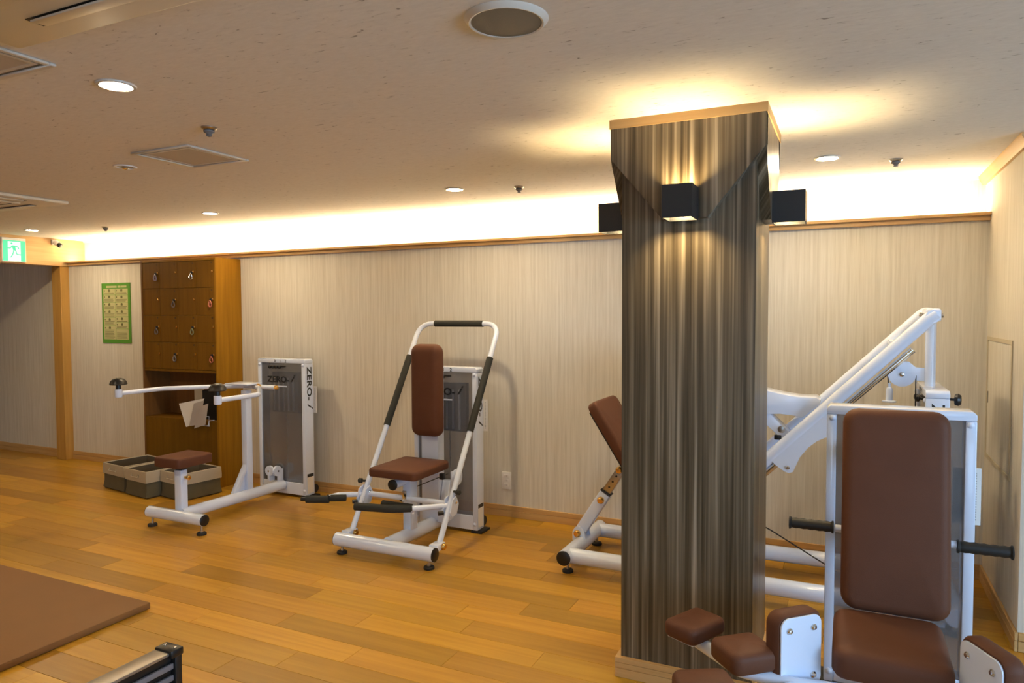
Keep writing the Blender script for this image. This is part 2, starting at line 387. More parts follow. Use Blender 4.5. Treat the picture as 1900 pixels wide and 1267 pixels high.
# floor: boards laid one by one over a subfloor
floor = struct('floor', B().box(XL, XE, YB, D, -.06, -.011), 'subfloor', 'honey coloured oak plank floor', 'floor')
def px(p):
    d = Vector(p)-Vector((0, 0, EYE)); z = d.dot(fwd)
    return None if z < .2 else (950+F_PX*d.dot(r2)/z, 633.5-F_PX*d.dot(u2)/z)
ROW = .1462; rest = B(); nplank = 0; plank_mesh = {}
def plank_me(L):
    k = round(L, 3)
    if k not in plank_mesh:
        plank_mesh[k] = B().box(.0006, k-.0006, .0006, ROW-.0006, -.010, 0, .0009, 1).mesh('plank')
    return plank_mesh[k]
for row in range(-24, 12):
    y0 = 2.88+row*ROW
    if y0 >= D: break
    y1 = min(y0+ROW, D)
    off = [-2.58, -2.31, -3.01, -2.78, -3.29, -2.05, -2.47][row % 7] + .0
    x = off-8*.9; edges = []
    while x < XE: edges.append(x); x += .9
    for x0 in edges:
        x1 = min(x0+.9, XE); x0 = max(x0, XL)
        if x1-x0 < .05: continue
        vis = False
        if y0 > .8:
            for fx in (0, .5, 1):
                for fy in (0, 1):
                    q = px((x0+fx*(x1-x0), y0+fy*(y1-y0), 0))
                    if q and -30 < q[0] < 1930 and 0 < q[1] < 1300: vis = True
        if vis and x0 < XR and y1-y0 > .1 and nplank < 295:
            o = bpy.data.objects.new('plank', plank_me(x1-x0)); COL.objects.link(o); o.parent = floor; o.location = (x0, y0, 0); nplank += 1
            if not o.data.materials: o.data.materials.append(MAT['plank'])
        elif not (x0 > XR and y0 > YC):
            rest.box(x0+.0006, x1-.0006, y0+.0006, y1-.0006, -.010, 0)
o = part('plank_field', rest, 'plank', floor); o['kind'] = 'stuff'

# ------------------------------------------------------------------ pillar
PX0, PX1, PY0, PY1 = -.800, -.302, 2.688, 3.137
pl = struct('pillar', B().box(PX0, PX1, PY0, PY1, 0, HC), 'pillar', 'square pillar clad in dark vertically striped veneer', 'pillar')
TH = .036; ZS, ZV = 2.040, 1.796
def cap_poly(a, b):          # outline of a cap panel: full width on top, slanting in to the lamp
    c = (a+b)/2; hw = .082
    return [(a, HC-.034), (a, ZS), (c-hw, ZV), (c+hw, ZV), (b, ZS), (b, HC-.034)]
part('cap_panel', B().prism(cap_poly(PX0-TH, PX1+TH), 1, PY0-TH, PY0), 'pillar', pl)
part('cap_panel', B().prism(cap_poly(PX0-TH, PX1+TH), 1, PY1, PY1+TH), 'pillar', pl)
part('cap_panel', B().prism(cap_poly(PY0-TH+.0005, PY1+TH-.0005), 0, PX1, PX1+TH), 'pillar', pl)
part('cap_panel', B().prism(cap_poly(PY0-TH+.0005, PY1+TH-.0005), 0, PX0-TH, PX0), 'pillar', pl)
t2 = TH+.004
ct = part('cap_trim', B().box(PX0-t2, PX1+t2, PY0-t2, PY0+.01, HC-.034, HC), 'oak', pl)
part('cap_trim', B().box(PX0-t2, PX1+t2, PY1-.01, PY1+t2, HC-.034, HC), 'oak', pl)
part('cap_trim', B().box(PX1-.01, PX1+t2, PY0+.011, PY1-.011, HC-.034, HC), 'oak_y', pl)
part('cap_trim', B().box(PX0-t2, PX0+.01, PY0+.011, PY1-.011, HC-.034, HC), 'oak_y', pl)
for z0, z1 in ((0, .036), (.037, .058), (.059, .079)):
    e = .02
    part('base_board', B().box(PX0-e, PX1+e, PY0-e, PY0, z0, z1, .001, 1).box(PX0-e, PX1+e, PY1, PY1+e, z0, z1, .001, 1), 'oak', pl)
    part('base_board', B().box(PX1, PX1+e, PY0+.0005, PY1-.0005, z0, z1, .001, 1).box(PX0-e, PX0, PY0+.0005, PY1-.0005, z0, z1, .001, 1), 'oak_y', pl)

def sconce(cx, cy, n, label):
    """black cube lamp open above and below; n = outward direction"""
    nx, ny = n; w, dp, z0, z1 = .054, .118, 1.787, 1.905
    t = thing('wall_lamp', (cx, cy, z0), label, 'wall lamp', 'cube lamps on the pillar')
    a = math.atan2(nx, -ny); m = T(cx, cy, 0) @ RZ(a)
    s = .004
    part('shade', B().box(-w, w, -dp, -dp+s, z0, z1, mtx=m).box(-w, -w+s, -dp+s, -.006, z0, z1, mtx=m).box(w-s, w, -dp+s, -.006, z0, z1, mtx=m), 'black_metal', t)
    part('back_plate', B().box(-w, w, -.006, -.0005, z0, z1, mtx=m), 'black_metal', t)
    part('core', B().box(-w+s, w-s, -dp+s, -.006, (z0+z1)/2-.008, (z0+z1)/2+.008, mtx=m), 'black_metal', t)
    zc = (z0+z1)/2
    part('lamp', B().box(-.030, .030, -.062, -.014, zc+.0085, zc+.012, mtx=m), 'sconce_lamp', t)
    part('lamp', B().box(-.030, .030, -.062, -.014, zc-.012, zc-.0085, mtx=m), 'sconce_lamp', t)
pxc, pyc = (PX0+PX1)/2, (PY0+PY1)/2
sconce(pxc-.004, PY0-TH, (0, -1), 'black cube wall lamp on the front of the striped pillar')
sconce(PX1+TH, pyc, (1, 0), 'black cube wall lamp on the right side of the striped pillar')
sconce(PX0-TH, pyc, (-1, 0), 'black cube wall lamp peeking out left of the striped pillar')

# ------------------------------------------------------------------ ceiling fittings
def downlight(x, y, label, r=.045):
    t = thing('downlight', (x, y, HC), label, 'downlight', 'round ceiling downlights')
    part('trim_ring', B().lathe([(r, 0), (r, -.004), (r+.004, -.007), (r+.013, -.006), (r+.015, -.0005), (r, -.0005)], (x, y, HC), n=32), 'panel', t)
    part('lamp', B().lathe([(r-.002, 0), (r-.002, -.0035), (0, -.005)], (x, y, HC-.0005), n=32), 'lamp', t)
DL = [(-2.136, 1.535, 'large bright downlight at the upper left of the ceiling'), (-2.126, 3.685, 'small bright downlight left of the pillar near the cove'),
      (-.10, 3.74, 'bright downlight right of the pillar'), (-4.226, 3.754, 'bright downlight above the wooden locker'),
      (-6.44, 3.80, 'farthest downlight above the exit sign'), (-4.3, 1.535, 'downlight outside the left of the frame'),
      (-6.44, 1.535, 'downlight far outside the left of the frame'),
      (-2.136, -.7, 'added unseen downlight behind the camera to the left'), (-4.3, -.7, 'added unseen downlight behind the camera far to the left')]  # this unseen pair is added to brighten the ceiling by floor bounce
for x, y, l in DL: downlight(x, y, l)
def sprinkler(x, y, label):
    t = thing('sprinkler_head', (x, y, HC), label, 'sprinkler', 'ceiling sprinkler heads')
    part('rosette', B().lathe([(.030, 0), (.030, -.004), (.024, -.010), (.017, -.011)], (x, y, HC-.0005), n=24), 'steel', t)
    part('cage', B().lathe([(.017, -.011), (.021, -.014), (.021, -.020), (.012, -.026), (.010, -.030)], (x, y, HC), n=16), 'graphite', t)
    part('deflector', B().lathe([(.004, -.030), (.011, -.032), (.011, -.035), (.003, -.038)], (x, y, HC), n=16), 'graphite', t)
for x, y, l in ((-2.293, 2.04, 'sprinkler head beside the ceiling hatch'), (-1.749, 3.784, 'sprinkler head left of the pillar'),
                (.20, 3.93, 'sprinkler head right of the pillar'), (-5.676, 3.95, 'sprinkler head above the green poster')): sprinkler(x, y, l)
def hatch(x0, x1, y0, y1, label):
    t = thing('ceiling_hatch', ((x0+x1)/2, (y0+y1)/2, HC), label, 'ceiling hatch', 'square ceiling hatches')
    w = .020; z = HC-.0005; c = .014
    part('frame', B().box(x0, x1, y0, y0+w, HC-.009, z, .003, 1).box(x0, x1, y1-w, y1, HC-.009, z, .003, 1).box(x0, x0+w, y0+w, y1-w, HC-.009, z, .003, 1).box(x1-w, x1, y0+w, y1-w, HC-.009, z, .003, 1), 'panel', t)
    part('groove', B().box(x0+w, x1-w, y0+w, y1-w, HC-.002, z), 'panel_dark', t)
    part('door', B().box(x0+w+c, x1-w-c, y0+w+c, y1-w-c, HC-.005, HC-.002), 'hatch_door', t)
    for yy in (y0+w+c, y1-w-2*c):
        part('door_edge', B().box(x0+w+c, x1-w-c, yy, yy+c, HC-.0062, HC-.005), 'panel', t)
    for xx in (x0+w+c, x1-w-2*c):
        part('door_edge', B().box(xx, xx+c, y0+w+2*c, y1-w-2*c, HC-.0062, HC-.005), 'panel', t)
hatch(-2.97, -2.60, 2.195, 2.548, 'square ceiling hatch in the middle left of the ceiling')
hatch(-2.47, -2.116, .98, 1.335, 'square ceiling hatch cut by the left edge')
# round ceiling speaker
t = thing('ceiling_speaker', (-.785, 1.625, HC), 'round grey speaker in the ceiling at the top edge', 'speaker')
part('rim', B().lathe([(.088, -.001), (.089, -.012), (.094, -.013), (.104, -.005), (.107, -.0005)], (-.785, 1.625, HC), n=48), 'panel', t)
part('grille', B().lathe([(.0875, -.001), (.0875, -.011), (.05, -.013), (0, -.0135)], (-.785, 1.625, HC), n=48), 'speaker', t)
# emergency light
t = thing('emergency_light', (-3.276, 2.392, HC), 'small recessed emergency light with clear bulb left of the hatch', 'emergency light')
part('rim', B().lathe([(.040, -.001), (.041, -.005), (.052, -.006), (.055, -.0005)], (-3.276, 2.392, HC), n=32), 'white_matt', t)
part('reflector', B().lathe([(.0395, -.0005), (.030, -.003), (.0, -.003)], (-3.276, 2.392, HC), n=24), 'steel', t)
part('bulb', B().lathe([(.012, -.003), (.016, -.008), (.010, -.014), (0, -.016)], (-3.276, 2.392, HC), n=16), 'chrome', t)
# ceiling air conditioners
def aircon(x0, x1, y0, y1, label):
    cx, cy = (x0+x1)/2, (y0+y1)/2
    t = thing('air_conditioner', (cx, cy, HC), label, 'air conditioner', 'ceiling air conditioners')
    z = HC-.0005
    part('panel', B().box(x0, x1, y0, y1, HC-.022, z, .008, 3), 'ac', t)
    s = (x1-x0)
    g = .30*s
    part('grille_frame', B().box(cx-g, cx+g, cy-g, cy+g, HC-.030, HC-.0225, .004, 2), 'ac', t)
    for k in range(9):
        yy = cy-g+.04+k*(2*g-.08)/8
        part('grille_slat', B().box(cx-g+.03, cx+g-.03, yy-.004, yy+.004, HC-.033, HC-.0302), 'panel_dark', t)
    a, w, l = .40*s, .022, .27*s
    for sx, sy in ((1, 0), (-1, 0), (0, 1), (0, -1)):
        c = Vector((cx+sx*a, cy+sy*a, 0)); hx, hy = (w, l) if sx else (l, w)
        part('air_slot', B().box(c.x-hx, c.x+hx, c.y-hy, c.y+hy, HC-.0235, HC-.0225), 'black', t)
        m = T(c.x, c.y, HC-.027) @ (RY(-.14*sx) if sx else RX(.14*sy))
        part('louver', B().box(-hx*(.98 if sx else .93), hx*(.98 if sx else .93), -hy*(.93 if sx else .98), hy*(.93 if sx else .98), -.003, .003, .002, 2, mtx=m), 'ac', t)
aircon(-2.03, -1.08, .235, 1.185, 'large ceiling air conditioner at the top left corner')
aircon(-5.55, -4.60, 2.0, 2.955, 'ceiling air conditioner cut by the left edge above the exit sign')

# ------------------------------------------------------------------ exit sign and camera on the header
t = thing('exit_sign', (-7.0, 3.95, 1.94), 'lit green exit sign with white running figure on the oak header', 'exit sign')
XS = -6.999
part('housing', B().box(XS, XS+.03, 3.846, 4.055, 1.935, 2.157, .003, 1), 'white_matt', t)
part('green_field', B().box(XS+.0301, XS+.032, 3.853, 4.047, 1.943, 2.133), 'sign_green', t)
part('white_door', B().box(XS+.0321, XS+.0325, 3.895, 4.005, 1.945, 2.122), 'sign_white', t)
fg = B()
def flat(poly): fg.prism([(3.95+y, 2.03+z) for y, z in poly], 0, XS+.0326, XS+.0332)
flat([(.052*0-.022+.010*math.cos(a*PI/6), .074+.010*math.sin(a*PI/6)) for a in range(12)])
flat([(-.022, .058), (.008, .056), (.014, .012), (-.010, .010)])
def limb(p, q, w):
    p, q = Vector(p), Vector(q); d = (q-p).normalized(); nn = Vector((-d.y, d.x))*w
    flat([tuple(p+nn), tuple(p-nn), tuple(q-nn), tuple(q+nn)])
for p, q in (((-.018, .052), (-.035, .030)), ((-.035, .030), (-.062, .032)), ((.006, .052), (.030, .046)), ((.030, .046), (.040, .028)),
             ((-.004, .012), (-.016, -.030)), ((-.016, -.030), (-.034, -.055)), ((.010, .014), (.022, -.024)), ((.022, -.024), (.056, -.026))): limb(p, q, .005)
part('running_figure', fg, 'sign_green', t)
t = thing('security_camera', (-6.99, 4.33, 2.14), 'small white and black security camera on the oak header', 'camera')
part('bracket', B().box(-7.0, -6.98, 4.305, 4.355, 2.125, 2.175, .004).tube([(-6.985, 4.33, 2.15), (-6.95, 4.33, 2.14)], .010), 'white_matt', t)
part('body', B().lathe([(0, 0), (.022, 0), (.026, .004), (.026, .05), (.024, .055)], (-6.965, 4.325, 2.150), Vector((.8, .1, -.45)).normalized(), 20), 'white_matt', t)
part('lens', B().lathe([(.024, .0551), (.024, .075), (.015, .085), (0, .087)], (-6.965, 4.325, 2.150), Vector((.8, .1, -.45)).normalized(), 20), 'black', t)

# ------------------------------------------------------------------ poster
def poster():
    x0, x1, z0, z1 = -6.512, -6.104, 1.173, 1.746; yw = D-.0005
    t = thing('poster', ((x0+x1)/2, yw, z0), 'green framed poster with pictogram table on the back wall', 'poster')
    part('board', B().box(x0, x1, yw-.006, yw, z0, z1), 'poster_green', t)
    W, Hh = x1-x0, z1-z0
    def R(u0, u1, v0, v1, d0, d1): return (x0+u0*W, x0+u1*W, yw-.006-d1, yw-.006-d0, z1-v1*Hh, z1-v0*Hh)
    for k, (u0, u1) in enumerate(((.17, .54), (.57, .68), (.70, .88))):
        part('title', B().box(*R(u0, u1, .045, .078, .0001, .0006)), 'poster_cream', t)
    rows_l = [.095, .20, .325, .445, .575, .715, .945]; rows_r = [.095, .205, .325, .445, .565, .66, .765, .945]
    ic = B(); ln = B()
    for (u0, u1, rows) in ((.06, .475, rows_l), (.485, .92, rows_r)):
        for a, b in zip(rows, rows[1:]):
            part('table_cell', B().box(*R(u0, u1, a, b-.006, .0001, .0006)), 'poster_cream', t)
            um = (u0+u1)/2; h = b-a
            if not (u0 > .4 and a > .7):
                ic.box(*R(um-.035, um+.035, a+.015, a+.050, .0007, .0012))
                ic.box(*R(um-.018, um+.018, a+.008, a+.015, .0007, .0012))
                ic.box(*R(u0+.03, u0+.06, a+.02, a+.045, .0007, .0012))
            nl = max(2, int((h-.06)/.02))
            for q in range(nl):
                v = a+.064+q*(h-.075)/max(1, nl)
                ln.box(*R(u0+.03, u1-.03-.06*random.random(), v, v+.007, .0007, .0011))
    part('pictogram', ic, 'poster_ink', t); part('text_line', ln, 'poster_ink', t)
poster()

# ------------------------------------------------------------------ outlet and access panel
t = thing('wall_outlet', (-2.174, D, .197), 'white wall outlet plate low on the back wall', 'outlet')
part('plate', B().box(-2.211, -2.137, D-.010, D-.0005, .197, .320, .004, 2), 'white_matt', t)
for z in (.226, .259, .291):
    s = part('socket', B().box(-2.192, -2.156, D-.013, D-.0101, z-.012, z+.012, .002, 1), 'white_matt', t)
    part('slot', B().box(-2.182, -2.179, D-.0134, D-.0131, z-.006, z+.006).box(-2.169, -2.166, D-.0134, D-.0131, z-.006, z+.006), 'ink', s)
t = thing('access_panel', (XR, 4.1, .68), 'beige access panel with slim frame low on the right wall', 'access panel')
y0, y1, z0, z1, w = 3.82, 4.44, .68, 1.315, .018
part('frame', B().box(XR-.006, XR-.0005, y0, y0+w, z0, z1).box(XR-.006, XR-.0005, y1-w, y1, z0, z1).box(XR-.006, XR-.0005, y0+w, y1-w, z0, z0+w).box(XR-.006, XR-.0005, y0+w, y1-w, z1-w, z1), 'card', t)
part('door', B().box(XR-.003, XR-.0005, y0+w+.004, y1-w-.004, z0+w+.004, z1-w-.004), 'wallpaper', t)
part('finger_latch', B().box(XR-.006, XR-.003, y1-.048, y1-.035, .97, 1.03), 'panel_dark', t)

# ------------------------------------------------------------------ locker
LX0, LX1, LY0, LY1, LZ = -5.600, -4.692, 4.212, D-.003, 1.912
t = thing('locker', (-5.146, 4.34, 0), 'tall brown wooden locker with key doors against the back wall', 'locker')
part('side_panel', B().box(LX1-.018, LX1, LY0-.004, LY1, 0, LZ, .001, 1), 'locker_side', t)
part('side_panel', B().box(LX0, LX0+.018, LY0-.004, LY1, 0, LZ, .001, 1), 'locker_dark', t)
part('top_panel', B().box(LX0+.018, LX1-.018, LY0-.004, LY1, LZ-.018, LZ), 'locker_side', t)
part('back_panel', B().box(LX0+.018, LX1-.018, LY1-.01, LY1, .0, LZ-.018), 'locker_dark', t)
part('niche_ceiling', B().box(LX0+.018, LX1-.018, LY0, LY1-.01, .955, .975), 'locker', t)
part('shelf', B().box(LX0+.018, LX1-.018, LY0, LY1-.01, .525, .552), 'locker', t)
part('lower_panel', B().box(LX0+.018, LX1-.018, LY0, LY0+.018, .05, .525), 'locker', t)
part('plinth', B().box(LX0+.018, LX1-.018, LY0+.02, LY0+.036, 0, .05), 'locker_dark', t)
rows = [.977, 1.207, 1.437, 1.667, 1.893]; cw = (LX1-LX0-.036)/4
keyspots = {(3, 0): 'purple_band', (3, 2): 'chrome', (2, 1): 'grey_band', (2, 3): 'pink', (1, 0): 'grey_band', (1, 2): 'green_band', (0, 1): 'grey_band', (0, 3): 'pink'}
rown = ['bottom', 'third', 'second', 'top']; coln = ['first', 'second', 'third', 'fourth']
for r in range(4):
    for c in range(4):
        x0 = LX0+.018+c*cw; x1 = x0+cw; z0, z1 = rows[r], rows[r+1]
        d = part('door', B().box(x0+.001, x1-.001, LY0, LY0+.018, z0+.001, z1-.001, .001, 1), 'locker', t)
        kx, kz = x1-.022, z0+.132
        part('lock', B().lathe([(.010, 0), (.010, .004), (.007, .006), (0, .006)], (kx, LY0-.0005, kz), (0, -1, 0), 14), 'brass', d)
        letters('number', str((3-r)*4+c+1), .020, T(kx-.012, LY0-.001, z1-.022) @ RX(PI/2), 'ink', d)
        if (r, c) in keyspots:
            mt = keyspots[(r, c)]
            nm = {'purple_band': 'mauve', 'chrome': 'clear', 'grey_band': 'grey', 'pink': 'pink', 'green_band': 'green'}[mt]
            k = thing('locker_key', (kx, LY0-.01, kz), f'{nm} key band on the {coln[c]} locker door of the {rown[r]} row', 'key', 'keys hanging in the locker doors')
            part('key_head', B().lathe([(.006, 0), (.011, .004), (.011, .012), (.004, .014)], (kx-.016, LY0-.002, kz-.004), (0, -1, 0), 12), 'ink', k)
            part('key_blade', B().box(kx-.016, kx, LY0-.008, LY0-.0066, kz-.006, kz+.001), 'chrome', k)
            ring = [(kx-.022+.014*math.sin(a), LY0-.011-.004*math.sin(2*a), kz-.036+.026*math.cos(a)) for a in [2*PI*q/20 for q in range(21)]]
            part('wrist_band', B().tube(ring, .0055, 8), mt, k)
# leaflets on the locker niche, with a holder added only to support them
t = thing('added_leaflet_holder', (-4.93, 4.19, .5), 'added white wire leaflet holder hooked on the locker shelf as support for the leaflets', 'leaflet holder')
part('hook', B().tube([(-4.90, 4.26, .556), (-4.90, 4.206, .556), (-4.90, 4.199, .52), (-4.90, 4.176, .52)], .003, 8).tube([(-4.80, 4.26, .556), (-4.80, 4.206, .556), (-4.80, 4.199, .52), (-4.80, 4.176, .52)], .003, 8), 'white', t)
part('tray', B().tube([(-4.95, 4.172, .52), (-4.76, 4.172, .52), (-4.76, 4.172, .60), (-4.95, 4.172, .60), (-4.95, 4.172, .52)], .003, 8), 'white', t)
def sheet(poly, ys, label, mat='paper'):
    """thin sheet through four (x, z) corners with their own depths"""
    b = B(); v = []
    for dy in (0, .0012):
        v.append([b.bm.verts.new((p[0], y+dy, p[1])) for p, y in zip(poly, ys)])
    b.bm.faces.new(v[0]); b.bm.faces.new(v[1][::-1])
    for k in range(4): b.bm.faces.new((v[0][k], v[1][k], v[1][(k+1) % 4], v[0][(k+1) % 4]))
    bmesh.ops.recalc_face_normals(b.bm, faces=b.bm.faces)
    solo('leaflet', b, mat, (poly[0][0], ys[0], min(p[1] for p in poly)), label, 'leaflet', 'leaflets at the locker')
sheet([(-5.095, .692), (-4.80, .750), (-4.955, .515), (-5.013, .500)], (4.158, 4.164, 4.160, 4.156), 'white leaflet tilted outward, leftmost of the fan at the locker')
sheet([(-4.90, .705), (-4.79, .735), (-4.85, .53), (-4.960, .512)], (4.144, 4.150, 4.146, 4.142), 'leaflet with painted shade in the middle of the fan at the locker', 'paper_shaded')
sheet([(-4.800, .690), (-4.725, .714), (-4.757, .538), (-4.885, .500)], (4.130, 4.136, 4.132, 4.128), 'leaflet with painted shade nearest the locker side, rightmost of the fan', 'paper_shaded')
solo('leaflet', B().box(-5.075, -4.96, 4.30, 4.302, .553, .815), 'card', (-5.02, 4.3, .553), 'beige card standing inside the locker niche', 'leaflet', 'leaflets at the locker')
solo('document_box', B().box(-4.96, -4.74, 4.28, 4.42, .553, .80, .003, 1), 'black', (-4.85, 4.35, .553), 'black document box inside the locker niche', 'box')

# ------------------------------------------------------------------ canvas baskets
def basket(cx, cy, w, d, h, rot, label, seed):
    rnd = random.Random(seed); m = T(cx, cy, 0) @ RZ(rot)
    t = thing('fabric_basket', (cx, cy, 0), label, 'basket', 'canvas baskets before the locker')
    def ring(w, d, z, wob, n=9):
        pts = []
        for (ax, ay, bx, by) in ((-1, -1, 1, -1), (1, -1, 1, 1), (1, 1, -1, 1), (-1, 1, -1, -1)):
            for k in range(n):
                s = k/n; x = (ax+(bx-ax)*s)*w/2; y = (ay+(by-ay)*s)*d/2
                e = math.sin(PI*s)*wob*(.4+rnd.random()); pts.append((x*(1+e*.2), y*(1+e*.2), z))
        return pts
    def shell(levels, name, mat, inner):
        bm = bmesh.new(); R = []
        for pts in levels: R.append([bm.verts.new(p) for p in pts])
        n = len(R[0])
        for a, b in zip(R, R[1:]):
            for i in range(n): bm.faces.new((a[i], a[(i+1) % n], b[(i+1) % n], b[i]))
        if inner: bm.faces.new(R[-1])
        else: bm.faces.new(R[0][::-1])
        bmesh.ops.transform(bm, matrix=m, verts=bm.verts)
        bb = B(); bb.bm.free(); bb.bm = bm; return part(name, bb, mat, t)
    hz = h*.58
    shell([ring(w*.96, d*.96, .0, 0), ring(w*1.04, d*1.03, .012, .10), ring(w*.99, d*.99, h*.3, .10), ring(w*.985, d*.985, hz+.02, .03)], 'body', 'olive', False)
    e = .006
    bm = bmesh.new(); L = [ring(w+.012, d+.012, hz, 0), ring(w+.014, d+.014, hz+.03, 0), ring(w+.008, d+.008, h-.004, 0), ring(w, d, h, 0), ring(w-.014, d-.014, h-.003, 0), ring(w-.02, d-.02, hz, 0)]
    R = [[bm.verts.new(p) for p in pts] for pts in L]; n = len(R[0])
    for a, b in zip(R, R[1:]):
        for i in range(n): bm.faces.new((a[i], a[(i+1) % n], b[(i+1) % n], b[i]))
    bmesh.ops.transform(bm, matrix=m, verts=bm.verts); bb = B(); bb.bm.free(); bb.bm = bm
    part('folded_cuff', bb, 'canvas', t)
    shell([ring(w-.022, d-.022, h-.006, 0), ring(w-.05, d-.05, .012, 0)], 'lining', 'olive_in', True)
    yf = -d/2-.011
    part('handle', B().tube([(-.05*w/.3, yf+.004, h-.04), (-.05*w/.3, yf-.003, h-.055), (.05*w/.3, yf-.003, h-.055), (.05*w/.3, yf+.004, h-.04)], .004, 8, mtx=m), 'canvas', t)
    for sx in (-1, 1):
        part('rivet', B().lathe([(.006, 0), (.006, .003), (0, .004)], m @ Vector((sx*.05*w/.3, yf+.004, h-.036)), m.to_3x3() @ Vector((0, -1, 0)), 10), 'steel', t)
basket(-5.415, 3.985, .325, .37, .215, -.16, 'olive and beige canvas basket, leftmost of the three by the locker', 1)
basket(-5.06, 3.92, .295, .37, .215, -.14, 'olive and beige canvas basket in the middle of the three by the locker', 2)
basket(-4.735, 3.965, .285, .33, .215, -.14, 'olive and beige canvas basket at the right, behind the machine seat', 3)

# ------------------------------------------------------------------ floor mat and slatted rack in the foreground
solo('exercise_mat', B().box(-5.3, -3.08, 1.0, 2.325, .001, .034, .006, 2), 'mat', (-4.2, 1.66, 0), 'large flat brown exercise mat on the floor at the left edge', 'mat')
rx0, rx1, ry1, rz = -2.115, -2.030, 1.655, .315
t = thing('slatted_rack', (-2.07, 1.2, 0), 'low black rack with grey top rail and slats at the bottom edge', 'rack')
part('end_post', B().box(rx0+.006, rx1-.004, ry1-.032, ry1-.006, 0, rz-.022, .002), 'black', t)
cp = part('end_cap', B().box(rx0, rx1, ry1-.050, ry1, rz-.024, rz+.004, .006, 2), 'black', t)
for xx in (rx0+.018, rx1-.018):
    part('screw', B().lathe([(.006, 0), (.006, .002), (.004, .0035), (0, .004)], (xx, ry1-.022, rz+.0035), n=12), 'chrome', cp)
part('top_rail', B().box(rx0+.004, rx1-.010, .72, ry1-.050, rz-.014, rz-.003, .003), 'grey_metal', t)
for k, z in enumerate((.262, .222, .182, .142, .102)):
    part('slat', B().box(rx1-.022, rx1-.010, .75, ry1-.034, z-.010, z+.010, .003), 'slat', t)
part('core_panel', B().box(rx0+.012, rx1-.024, .75, ry1-.034, .03, rz-.015), 'black', t)
part('end_post', B().box(rx0+.006, rx1-.004, .72, .745, 0, rz-.015, .002), 'black', t)

# ------------------------------------------------------------------ weight towers
def tower(t, m, holes=True):
    """white weight tower: local x across (+-.243), front at y=0, back at y=.095, z up"""
    W, DP, H0, H1 = .243, .095, .02, 1.092
    P = lambda n, b, mt, p=t: part(n, b, mt, p)
    P('side_panel', B().box(W-.034, W, 0, DP, H0, H1-.034, .004, 2, mtx=m), 'white')
    P('side_panel', B().box(-W, -W+.034, 0, DP, H0, H1-.034, .004, 2, mtx=m), 'white')
    P('top_panel', B().prism([(-W, H1-.0335), (W, H1-.0335), (W, H1-.012), (W-.012, H1), (-W+.012, H1), (-W, H1-.012)], 1, 0, DP, .003, mtx=m), 'white')
    P('base_box', B().box(-W+.034, W-.034, .004, DP, H0, .115, .003, 1, mtx=m), 'white')
    P('back_cover', B().box(-W+.034, W-.034, DP-.006, DP-.002, .116, H1-.036, mtx=m), 'acrylic')
    wb = P('weight_block', B().box(-.125, .145, .034, .074, .66, .985, .003, 1, mtx=m), 'graphite')
    for k in range(5):
        x = -.100+k*.049
        P('weight_rod', B().tube([(x, .031, .675), (x, .031, .94)], .0075, 10, mtx=m), 'rib')
    P('cable', B().tube([(.01, .05, .66), (.01, .05, .12)], .003, 8, mtx=m), 'steel')
    P('cover', B().box(-W+.034, W-.034, .008, .012, .116, H1-.036, mtx=m), 'acrylic')
    kn = P('selector_rail', B().box(-.12, .05, -.002, .006, 1.027, 1.037, .002, mtx=m), 'black')
    for k in range(4):
        P('selector_knob', B().lathe([(.006, 0), (.013, .006), (.013, .016), (.008, .020), (0, .020)], m @ Vector((-.105+k*.034, -.001, 1.026)), m.to_3x3() @ Vector((0, -1, 0)), 14), 'black')
    for k, s in enumerate('012'):
        letters('number', s, .030, m @ T(-.06+k*.055, -.0006, 1.073) @ RX(PI/2), 'ink', t, bold=.0006)
    letters('logo', 'ZERO-', .066, m @ T(-.035, .0074, .925) @ RX(PI/2), 'ink', t, sx=1.18, bold=.0016)
    letters('logo', 'i', .085, m @ T(.102, .0074, .938) @ RX(PI/2), 'ink', t, sx=1.25, shear=.5, bold=.0014)
    P('level_mark', B().box(-.045, .055, .0066, .0078, .868, .878, mtx=m), 'white')
    sd = m @ T(W+.0004, .047, .80) @ RZ(PI/2) @ RX(PI/2) @ RZ(-PI/2)
    letters('side_logo', 'ZERO-', .070, sd @ T(-.10, 0, 0), 'ink', t, sx=1.30, bold=.0016)
    letters('side_logo', 'i', .085, sd @ T(.065, .008, 0), 'ink', t, sx=1.2, shear=.5, bold=.0014)
    P('rating_label', B().box(W+.0002, W+.001, .012, .082, .035, .19, mtx=m), 'paper')
    P('label_header', B().box(W+.0011, W+.0015, .012, .082, .165, .19, mtx=m), 'ink')
    for z in (.06, 1.045):
        for x in (-W+.02, W-.02):
            P('dome_bolt', B().lathe([(.012, 0), (.012, .003), (.007, .008), (0, .010)], m @ Vector((x, .0005, z)), m.to_3x3() @ Vector((0, -1, 0)), 14), 'white')
    P('base_foot', B().box(W-.05, W+.03, .0, DP+.03, 0, .016, .003, mtx=m), 'rubber')
    P('base_foot', B().box(-W-.03, -W+.05, .0, DP+.03, 0, .016, .003, mtx=m), 'rubber')
    for sx in (-1, 1):
        P('transport_wheel', B().lathe([(.010, -.012), (.030, -.012), (.034, -.008), (.034, .008), (.030, .012), (.010, .012)], m @ Vector((sx*(W-.02), DP+.025, .055)), m.to_3x3() @ Vector((1, 0, 0)), 20), 'rubber')
    sg = P('sign_plate', B().box(W-.06, W+.030, DP+.002, DP+.006, .665, .875, mtx=m), 'paper')
    gl = B()
    rnd = random.Random(3)
    for k in range(19):
        z = .858-k*.0095
        for q in range(2):
            gl.box(W+.008+rnd.random()*.002, W+.016, DP+.0012, DP+.0019, z-.0018-q*.003, z-q*.003, mtx=m)
    P('vertical_lettering', gl, 'grey_ink', sg)

